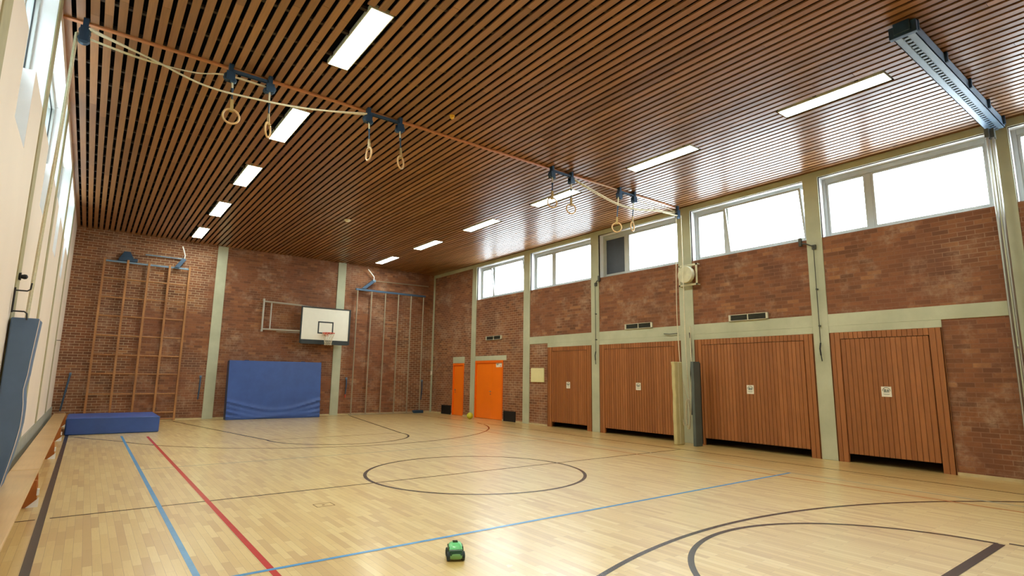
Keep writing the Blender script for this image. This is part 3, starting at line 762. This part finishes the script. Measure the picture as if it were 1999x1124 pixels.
# rings: x, centre z, heading of the ring's normal
cam=Vector((-5.354,-7.977,1.568))
rings=[(-4.07,5.285,8,'light wooden gymnastic ring facing the camera, leftmost of all'),(-3.555,5.225,70,'wooden ring turned edge on, right one of the leftmost pair'),(-1.94,5.27,-68,'wooden ring turned edge on, left one of the second pair'),(-1.35,5.27,62,'wooden ring half turned, right one of the second pair'),(2.20,5.27,28,'wooden ring in front of a lit panel, left one of the third pair'),(2.75,5.24,25,'wooden ring overlapping the lit panel\'s end, right one of third pair'),(4.22,5.08,5,'wooden ring facing the camera, left one of the rightmost pair'),(4.78,5.20,70,'wooden ring turned edge on against the bright window, rightmost of all')]
tops=[-4.10,-3.58,-1.97,-1.40,2.20,2.76,4.30,4.84]
ym=.60
for (x,z,turn,l),xt in zip(rings,tops):
    t=thing('gymnastic_ring',l,'gymnastic ring',(x,ym,z),'gymnastic rings hanging from the ceiling')
    d=Vector((cam.x-x,cam.y-ym,0)).normalized(); ang=math.atan2(d.y,d.x)+math.radians(turn)
    nrm=Vector((math.cos(ang),math.sin(ang),0)); side=Vector((-nrm.y,nrm.x,0)); R0=.110
    MB().tube([side*(R0*math.cos(a))+Vector((0,0,R0*math.sin(a))) for a in [2*PI*k/40 for k in range(40)]],.0155,10,closed=True).build('ring',M['ring_wood'],t,smooth=True)
    top=H-.25-z; z1=R0+.15; dx=xt-x
    s=MB()
    lo=Vector((0,0,R0-.02)); hi=Vector((dx*.25,0,z1))
    w=side*.022
    for sg in (-1,1):
        o_=nrm*(.014*sg)
        s.add([lo+o_-w,lo+o_+w,hi+o_*.4+w,hi+o_*.4-w,lo+o_*1.4-w,lo+o_*1.4+w,hi+o_*.8+w,hi+o_*.8-w],[(0,1,2,3),(7,6,5,4),(0,4,5,1),(3,2,6,7),(0,3,7,4),(1,5,6,2)])
    s.box(-.03,.03,-.03,.03,R0-.035,R0-.018); s.build('strap',M['leather'],t)
    c=MB(); p0=Vector((dx*.25,0,z1)); p1=Vector((dx,0,top+.06)); c.tube([p0,p0.lerp(p1,.4)],.012,8).tube([p0.lerp(p1,.38),p0.lerp(p1,.5)],.02,8)
    c.build('buckle_chain',M['dark_blue'],t,smooth=True)
    MB().tube([p0.lerp(p1,.48),p1],.014,8).build('hanging_rope',M['rope'],t,smooth=True)
# ropes running between the pulleys
def rope(name,strands,label,loc=(0,0,0)):
    m=MB()
    for pts,rad in strands:
        # smooth with catmull-rom
        P_=[Vector(p) for p in pts]; out=[]
        for i in range(len(P_)-1):
            a=P_[max(i-1,0)];b=P_[i];c=P_[i+1];d=P_[min(i+2,len(P_)-1)]
            for k in range(10):
                u=k/10; out.append(.5*((2*b)+(c-a)*u+(2*a-5*b+4*c-d)*u*u+(3*b-a-3*c+d)*u**3))
        out.append(P_[-1]); m.tube(out,rad,6)
    return tag(m.build(name,M['rope'],smooth=True),label,'rope')
rope('sagging_rope',[([(-5.80,.56+o,5.93),(-5.08,.56+o,5.775-e),(-4.44,.56+o,5.625-e),(-3.75,.56+o,5.645-e),(-3.0,.56+o,5.735-e),(-2.04,.56+o,5.94)],.013) for o,e in ((0,0),(-.03,.018),(.03,-.014))],'thick slack pale rope sagging under the leftmost rings from the left corner')
rope('thin_rope_pair',[([(-5.80,.62+o,5.82),(-5.2,.62+o,5.765),(-4.6,.62+o,5.80-e),(-4.18,.62+o,5.90),(-3.6,.62+o,5.90)],.008) for o,e in ((0,0),(-.03,.02))],'thin pair of pale ropes running from left corner pulley to the first carrier')
rope('slack_rope_right',[([(2.80,.56+o,5.93),(3.4,.56+o,5.80-e),(4.2,.56+o,5.66-e),(4.9,.56+o,5.66-e),(5.7,.56+o,5.78-e),(6.52,.56+o,5.80)],.012) for o,e in ((0,0),(.03,.015))],'slack pale rope sagging behind the rightmost rings to the right end pulley')
rope('thin_rope_right',[([(4.92,.62,5.95),(5.7,.62,5.84),(6.52,.62,5.88)],.009),([(6.52,.60,5.90),(5.0,.62,6.02),(3.4,.62,6.02)],.007)],'thin pale ropes near the ceiling running from rightmost carrier to right end pulley')
rope('hanging_rope_bundle',[([(-5.92+dx,.60+dy,5.86),(-5.935+dx,.60+dy,4.4),(-5.965+dx,.60+dy,3.0),(-5.99+dx,.60+dy,1.4)],.0075) for dx,dy in ((0,0),(.014,.008),(-.012,.012),(.002,-.014))],'bundle of ropes hanging down the left wall from the corner pulley')
def coil(cx,cy,cz,r,n,hh,ax):
    pts=[]
    for k in range(n*16+1):
        a=2*PI*k/16; pts.append((cx+.02*math.sin(a*1.3)+.01*ax,cy+r*math.sin(a)*(1+.1*math.sin(k*.37)),cz+hh*math.cos(a)*(1+.08*math.sin(k*.21))))
    return pts
rope('coiled_rope',[([(6.70,.43,2.9),(6.66,.40,2.0),(6.60,.40,1.3),(6.55,.42,.9)],.010),([(6.53,.46,5.78),(6.53,.46,4.2),(6.56,.48,2.4),(6.62,.47,1.1),(6.60,.44,.7)],.012),([(6.52,.60,5.78),(6.51,.65,4.3),(6.55,.70,3.0),(6.54,.62,1.7),(6.60,.5,1.0)],.010),([(6.66,.41,2.6),(6.62,.37,1.7),(6.6,.36,1.1)],.012),(coil(6.52,.445,.74,.05,3,.34,0)[::2],.014),([(6.36,.49,.60),(6.42,.50,.46),(6.50,.46,.50)],.012)],'pale ropes hanging down the concrete post and coiled between beige and grey pads')
tag(MB().tube([(6.80,.52,2.75),(6.78,.47,2.3),(6.76,.50,1.7),(6.74,.46,1.2),(6.75,.50,.7)],.016,6).build('hanging_cable',M['black'],smooth=True),'dark cable hanging on the concrete post between the beige and grey pads','cable')
# pads beside the rope post
t=thing('post_pad','tall beige padded cover standing left of the rope post','pad',(6.33,.60,0))
m=MB(); n=20; vs=[];fs=[]
for k in range(n+1):
    z=2.0*k/n; wob=.012*math.sin(z*7)+.008*math.sin(z*17); x0=-.15+wob*(.3+.7*(z/2))-(.05*max(0,(z-1.85)/.15)); 
    for (x,y) in ((x0,-.05),(.15,-.06),(.15,.05),(x0,.05)): vs.append((x,y,z))
for k in range(n):
    for j in range(4): a=4*k+j;b=4*k+(j+1)%4; fs.append((a,b,b+4,a+4))
fs+=[(3,2,1,0),tuple(4*n+j for j in range(4))]
m.add(vs,fs).build('pad_cover',M['pad_beige'],t,bevel=.02,smooth=True)
MB().tube([(-.02,-.062,.02),(-.03,-.062,1.0),(-.02,-.062,1.98)],.006,6).build('pad_seam',M['rope'],t)
t=thing('post_pad','tall slate grey padded board standing right of the rope post','pad',(6.46,.16,0))
MB().box(-.13,.14,-.04,.04,0.0,2.0).build('pad_cover',M['pad_grey'],t,bevel=.012)
MB().box(.14,.17,-.035,.035,.05,1.97).build('backing_board',M['black'],t)
# round unit in a guard frame
t=thing('round_speaker','round pale wall unit inside a square guard frame on the concrete post','speaker',(6.62,.44,4.22))
MB().lathe([(.21,-.05),(.22,-.03),(.22,.06),(.21,.08)],(0,0,0),'x',36).build('round_housing',M['sp_case'],t,smooth=True)
m=MB(); s=.28
for (a,b,c,d) in ((-s,-s+.05,-s,s),(s-.05,s,-s,s),(-s,s,-s,-s+.05),(-s,s,s-.05,s)): m.box(.08,.10,a,b,c,d)
for (a,b) in ((-s,-s),(s-.03,-s),(-s,s-.03),(s-.03,s-.03)): m.box(.10,.20,a,a+.03,b,b+.03)
m.build('guard_frame',M['sp_case'],t,bevel=.003)
MB().box(.08,.20,-.1,.1,-.1,.1).build('wall_mount',M['sp_case'],t)
tag(MB().tube([(XR-.016,1.30,2.76),(XR-.06,1.30,2.76),(XR-.06,1.12,2.74),(XR-.06,.86,2.75)],.011,8).build('wall_hook',M['vent_dark'],smooth=True),'small bent metal hook on the concrete band left of the rope post','hook')
# window cranks on two posts
for (y,yw,l) in ((-2.67,-2.42,'window crank rod running down the concrete post right of the grey pad'),(3.80,4.06,'window crank rod on the concrete post left of the second wooden door')):
    s=1 if yw>y else -1
    yw=y+.0; 
    t=thing('window_crank',l,'window crank',(XR-.02,y,2.0),'window crank rods')
    MB().tube([(-.05,0,.35),(-.05,0,2.42)],.009,8).build('rod',M['steel'] if 0 else M['vent_dark'],t,smooth=True)
    dy=.28 if y<0 else -.14
    MB().tube([(-.05,0,2.42),(-.05,dy*.5,2.5),(-.03,dy,2.54 if y<0 else 2.52)],.014,8).box(-.05,.0,dy-.03,dy+.03,2.48,2.66).build('gear_arm',M['vent_dark'],t)
    MB().box(-.05,.0,-.04,.04,2.36,2.46).build('gear_box',M['vent_dark'],t,bevel=.005)
    MB().tube([(-.05,0,.36),(-.07,.01,.24),(-.07,.0,.10)],.016,8).tube([(-.07,0,.12),(-.08,-.02,-.02)],.010,8).build('handle',M['black'],t,smooth=True)
    MB().box(-.06,.0,-.015,.015,1.48,1.51).box(-.06,.0,-.015,.015,.7,.73).build('rod_clip',M['vent_dark'],t)

# ------------------------------------------------------------------ blue swing beam and climbing poles
t=thing('climbing_pole_beam','long grey blue steel beam with slots under the ceiling at the right','beam',(4.6,-5.85,H))
m=MB(); x0,x1=-2.15,2.13
m.box(x0,x1,-.12,-.03,-.17,-.16).box(x0,x1,.03,.12,-.17,-.16).box(x0,x1,-.12,-.11,-.17,-.02).box(x0,x1,.11,.12,-.17,-.02)
n=44
for k in range(n+1):
    xx=x0+(x1-x0)*k/n; m.box(xx-.02,xx+.028,-.031,.031,-.168,-.160)
m.box(x0,x1,-.035,-.028,-.17,-.06).box(x0,x1,.028,.035,-.17,-.06)
m.build('slotted_channel',M['beam_blue'],t)
m=MB()
for xx in (-2.12,-1.0,.1,1.1,2.0): m.box(xx,xx+.04,-.155,-.12,-.15,-.0).box(xx,xx+.04,-.155,.11,-.02,0)
m.build('ceiling_clamp',M['dark_blue'],t,bevel=.004)
m=MB(); m.box(x0-.05,x0+.02,-.15,.15,-.18,-.02); m.box(x0-.08,x0-.05,-.09,.09,-.15,-.0); m.build('end_bracket',M['dark_blue'],t,bevel=.006)
for k,(dx,dy) in enumerate(((-.02,.03),(.04,-.03),(.10,.04),(.15,-.02))):
    x=6.50+dx; y=-5.80+dy
    l=['leftmost','second','third','rightmost'][k]
    tt=thing('climbing_pole',l+' of the four slim steel climbing poles bunched at the right concrete post','climbing pole',(x,y,.02),'steel climbing poles')
    MB().cyl((0,0,0),(0,0,5.72),.019,14).build('pole_tube',M['steel'],tt,smooth=True)
    MB().box(-.03,.03,-.03,.03,5.70,5.86).build('pole_hanger',M['vent_dark'],tt,bevel=.004)
tag(MB().box(6.62,6.84,-5.79,-5.75,2.14,2.17).build('pole_bracket',M['white']),'small white bracket behind the climbing poles at the right edge','bracket') 

# ------------------------------------------------------------------ ceiling detectors
def det(x,y,mat,l,r):
    t=thing('smoke_detector',l,'smoke detector',(x,y,H))
    MB().lathe([(r,0),(r,-.012)],(0,0,0),'z',24).build('detector_base',M[mat],t,smooth=True)
    MB().lathe([(r*.8,-.012),(r*.85,-.04),(r*.5,-.06),(.005,-.064)],(0,0,0),'z',24).build('detector_head',M[mat],t,smooth=True)
det(.29,7.55,'det','white round smoke detector on the slatted ceiling above the backboard',.10)
det(-.73,-.07,'brass','small amber round detector on the slatted ceiling right of the second rings',.045)

# ------------------------------------------------------------------ ball and toy car
t=tag(MB().lathe([(.001,-.12)]+[(.12*math.sin(a),-.12*math.cos(a)) for a in [PI*k/16 for k in range(1,16)]]+[(.001,.12)],(6.2,9.75,.12),'z',28).build('ball',M['ball'],smooth=True),'yellow green ball on the floor between the two orange doors','ball')
t=thing('toy_car','small green toy car standing on the floor in front of the blue line','toy car',(-2.62,-3.60,0))
t.rotation_euler=(0,0,math.atan2(-7.977+3.6,-5.354+2.62)+PI/2+math.radians(6))
# local frame: front faces -y
def loft(secs,mat,name,parent,n=20,smooth=True,pw=3.0):
    vs=[];fs=[]
    for (y,w,z0,z1) in secs:
        for k in range(n):
            a=2*PI*k/n; c,s=math.cos(a),math.sin(a)
            x=w*math.copysign(abs(c)**(2/pw),c); z=(z0+z1)/2+(z1-z0)/2*math.copysign(abs(s)**(2/pw),s)
            vs.append((x,y,z))
    for i in range(len(secs)-1):
        for k in range(n): k2=(k+1)%n; fs.append((i*n+k,i*n+k2,(i+1)*n+k2,(i+1)*n+k))
    fs.append(tuple(reversed(range(n)))); fs.append(tuple(range((len(secs)-1)*n,len(secs)*n)))
    return MB().add(vs,fs).build(name,mat,parent,smooth=smooth)
loft([(-.105,.045,.025,.055),(-.10,.054,.018,.062),(-.07,.056,.016,.07),(.0,.056,.016,.075),(.07,.056,.016,.075),(.1,.05,.02,.06)],M['green2'],'lower_body',t)
loft([(-.075,.05,.06,.082),(-.055,.058,.06,.108),(-.02,.06,.06,.128),(.03,.058,.06,.134),(.07,.05,.06,.112),(.095,.035,.06,.085)],M['green'],'upper_body',t)
m=MB(); m.add([(-.05,-.106,.050),(.05,-.106,.050),(.054,-.080,.090),(-.054,-.080,.090),(-.052,-.06,.050),(.052,-.06,.050),(.054,-.05,.090),(-.054,-.05,.090)],[(0,1,2,3),(4,7,6,5),(0,4,5,1),(3,2,6,7),(0,3,7,4),(1,5,6,2)])
m.build('windscreen',M['green_dark'],t,bevel=.004)
MB().box(-.022,.022,.0,.045,.128,.138).build('roof_hatch',M['green_dark'],t,bevel=.003)
for sx in (-1,1):
    for yy in (-.065,.06):
        MB().lathe([(.02,-.016),(.036,-.012),(.038,0),(.036,.012),(.02,.016)],(sx*.063,yy,.038),'x',22).build('wheel',M['rubber'],t,smooth=True)
    MB().box(sx*.06-.006,sx*.06+.006,-.05,.06,.072,.105).build('side_window',M['green_dark'],t,bevel=.003)

# ------------------------------------------------------------------ hedge added outside the left windows to cut their daylight
random.seed(3)
m=MB()
for k in range(9000):
    y=random.uniform(-15,15); z=random.uniform(-.5,9.5+1.2*math.sin(y*.7)); x=-10.2+random.uniform(-.7,.7)-.25*math.sin(y*1.9+z)
    a=Vector((random.gauss(0,1),random.gauss(0,1),random.gauss(0,1))).normalized(); b=a.orthogonal().normalized(); r_=random.uniform(.12,.26); p=Vector((x,y,z))
    m.add([p-a*r_,p+b*r_*.5,p+a*r_,p-b*r_*.5],[(0,1,2,3)])
m.box(-11.6,-11.2,-15,15,-.5,8.8)
M['leaf']=plain('added_hedge_leaves',(84,112,70),.6,var=.3,scale=3)
tag(m.build('added_foliage',M['leaf']),'green foliage added outside the left wall windows to dim their daylight','foliage',kind='stuff')
# ------------------------------------------------------------------ light and camera
wd=bpy.data.worlds.new('overcast_sky'); sc.world=wd; wd.use_nodes=True
bg=wd.node_tree.nodes['Background']; bg.inputs[0].default_value=(.88,.96,1,1); bg.inputs[1].default_value=11.0
cd=bpy.data.cameras.new('camera'); co=bpy.data.objects.new('camera',cd); C.objects.link(co); sc.camera=co
yaw,pitch,roll,fpx=.648667764,.159718355,.0138948263,1078.64977
cd.sensor_width=36; cd.lens=36*fpx/1999; cd.clip_start=.05; cd.clip_end=200
f=Vector((math.sin(yaw)*math.cos(pitch),math.cos(yaw)*math.cos(pitch),math.sin(pitch)))
r0=Vector((math.cos(yaw),-math.sin(yaw),0)); u0=r0.cross(f)
rr=r0*math.cos(roll)+u0*math.sin(roll); uu=u0*math.cos(roll)-r0*math.sin(roll)
mw=Matrix(((rr.x,uu.x,-f.x,-5.35407414),(rr.y,uu.y,-f.y,-7.97677393),(rr.z,uu.z,-f.z,1.56775004),(0,0,0,1)))
co.matrix_world=mw
sc.view_settings.view_transform='Standard'; sc.view_settings.look='None'; sc.view_settings.gamma=1; sc.view_settings.exposure=.42
sc.view_settings.use_curve_mapping=False
sc.cycles.max_bounces=10; sc.cycles.diffuse_bounces=5; sc.cycles.glossy_bounces=4; sc.cycles.transparent_max_bounces=12
sc.cycles.sample_clamp_indirect=8; sc.cycles.use_denoising=True; sc.cycles.caustics_reflective=False; sc.cycles.caustics_refractive=False
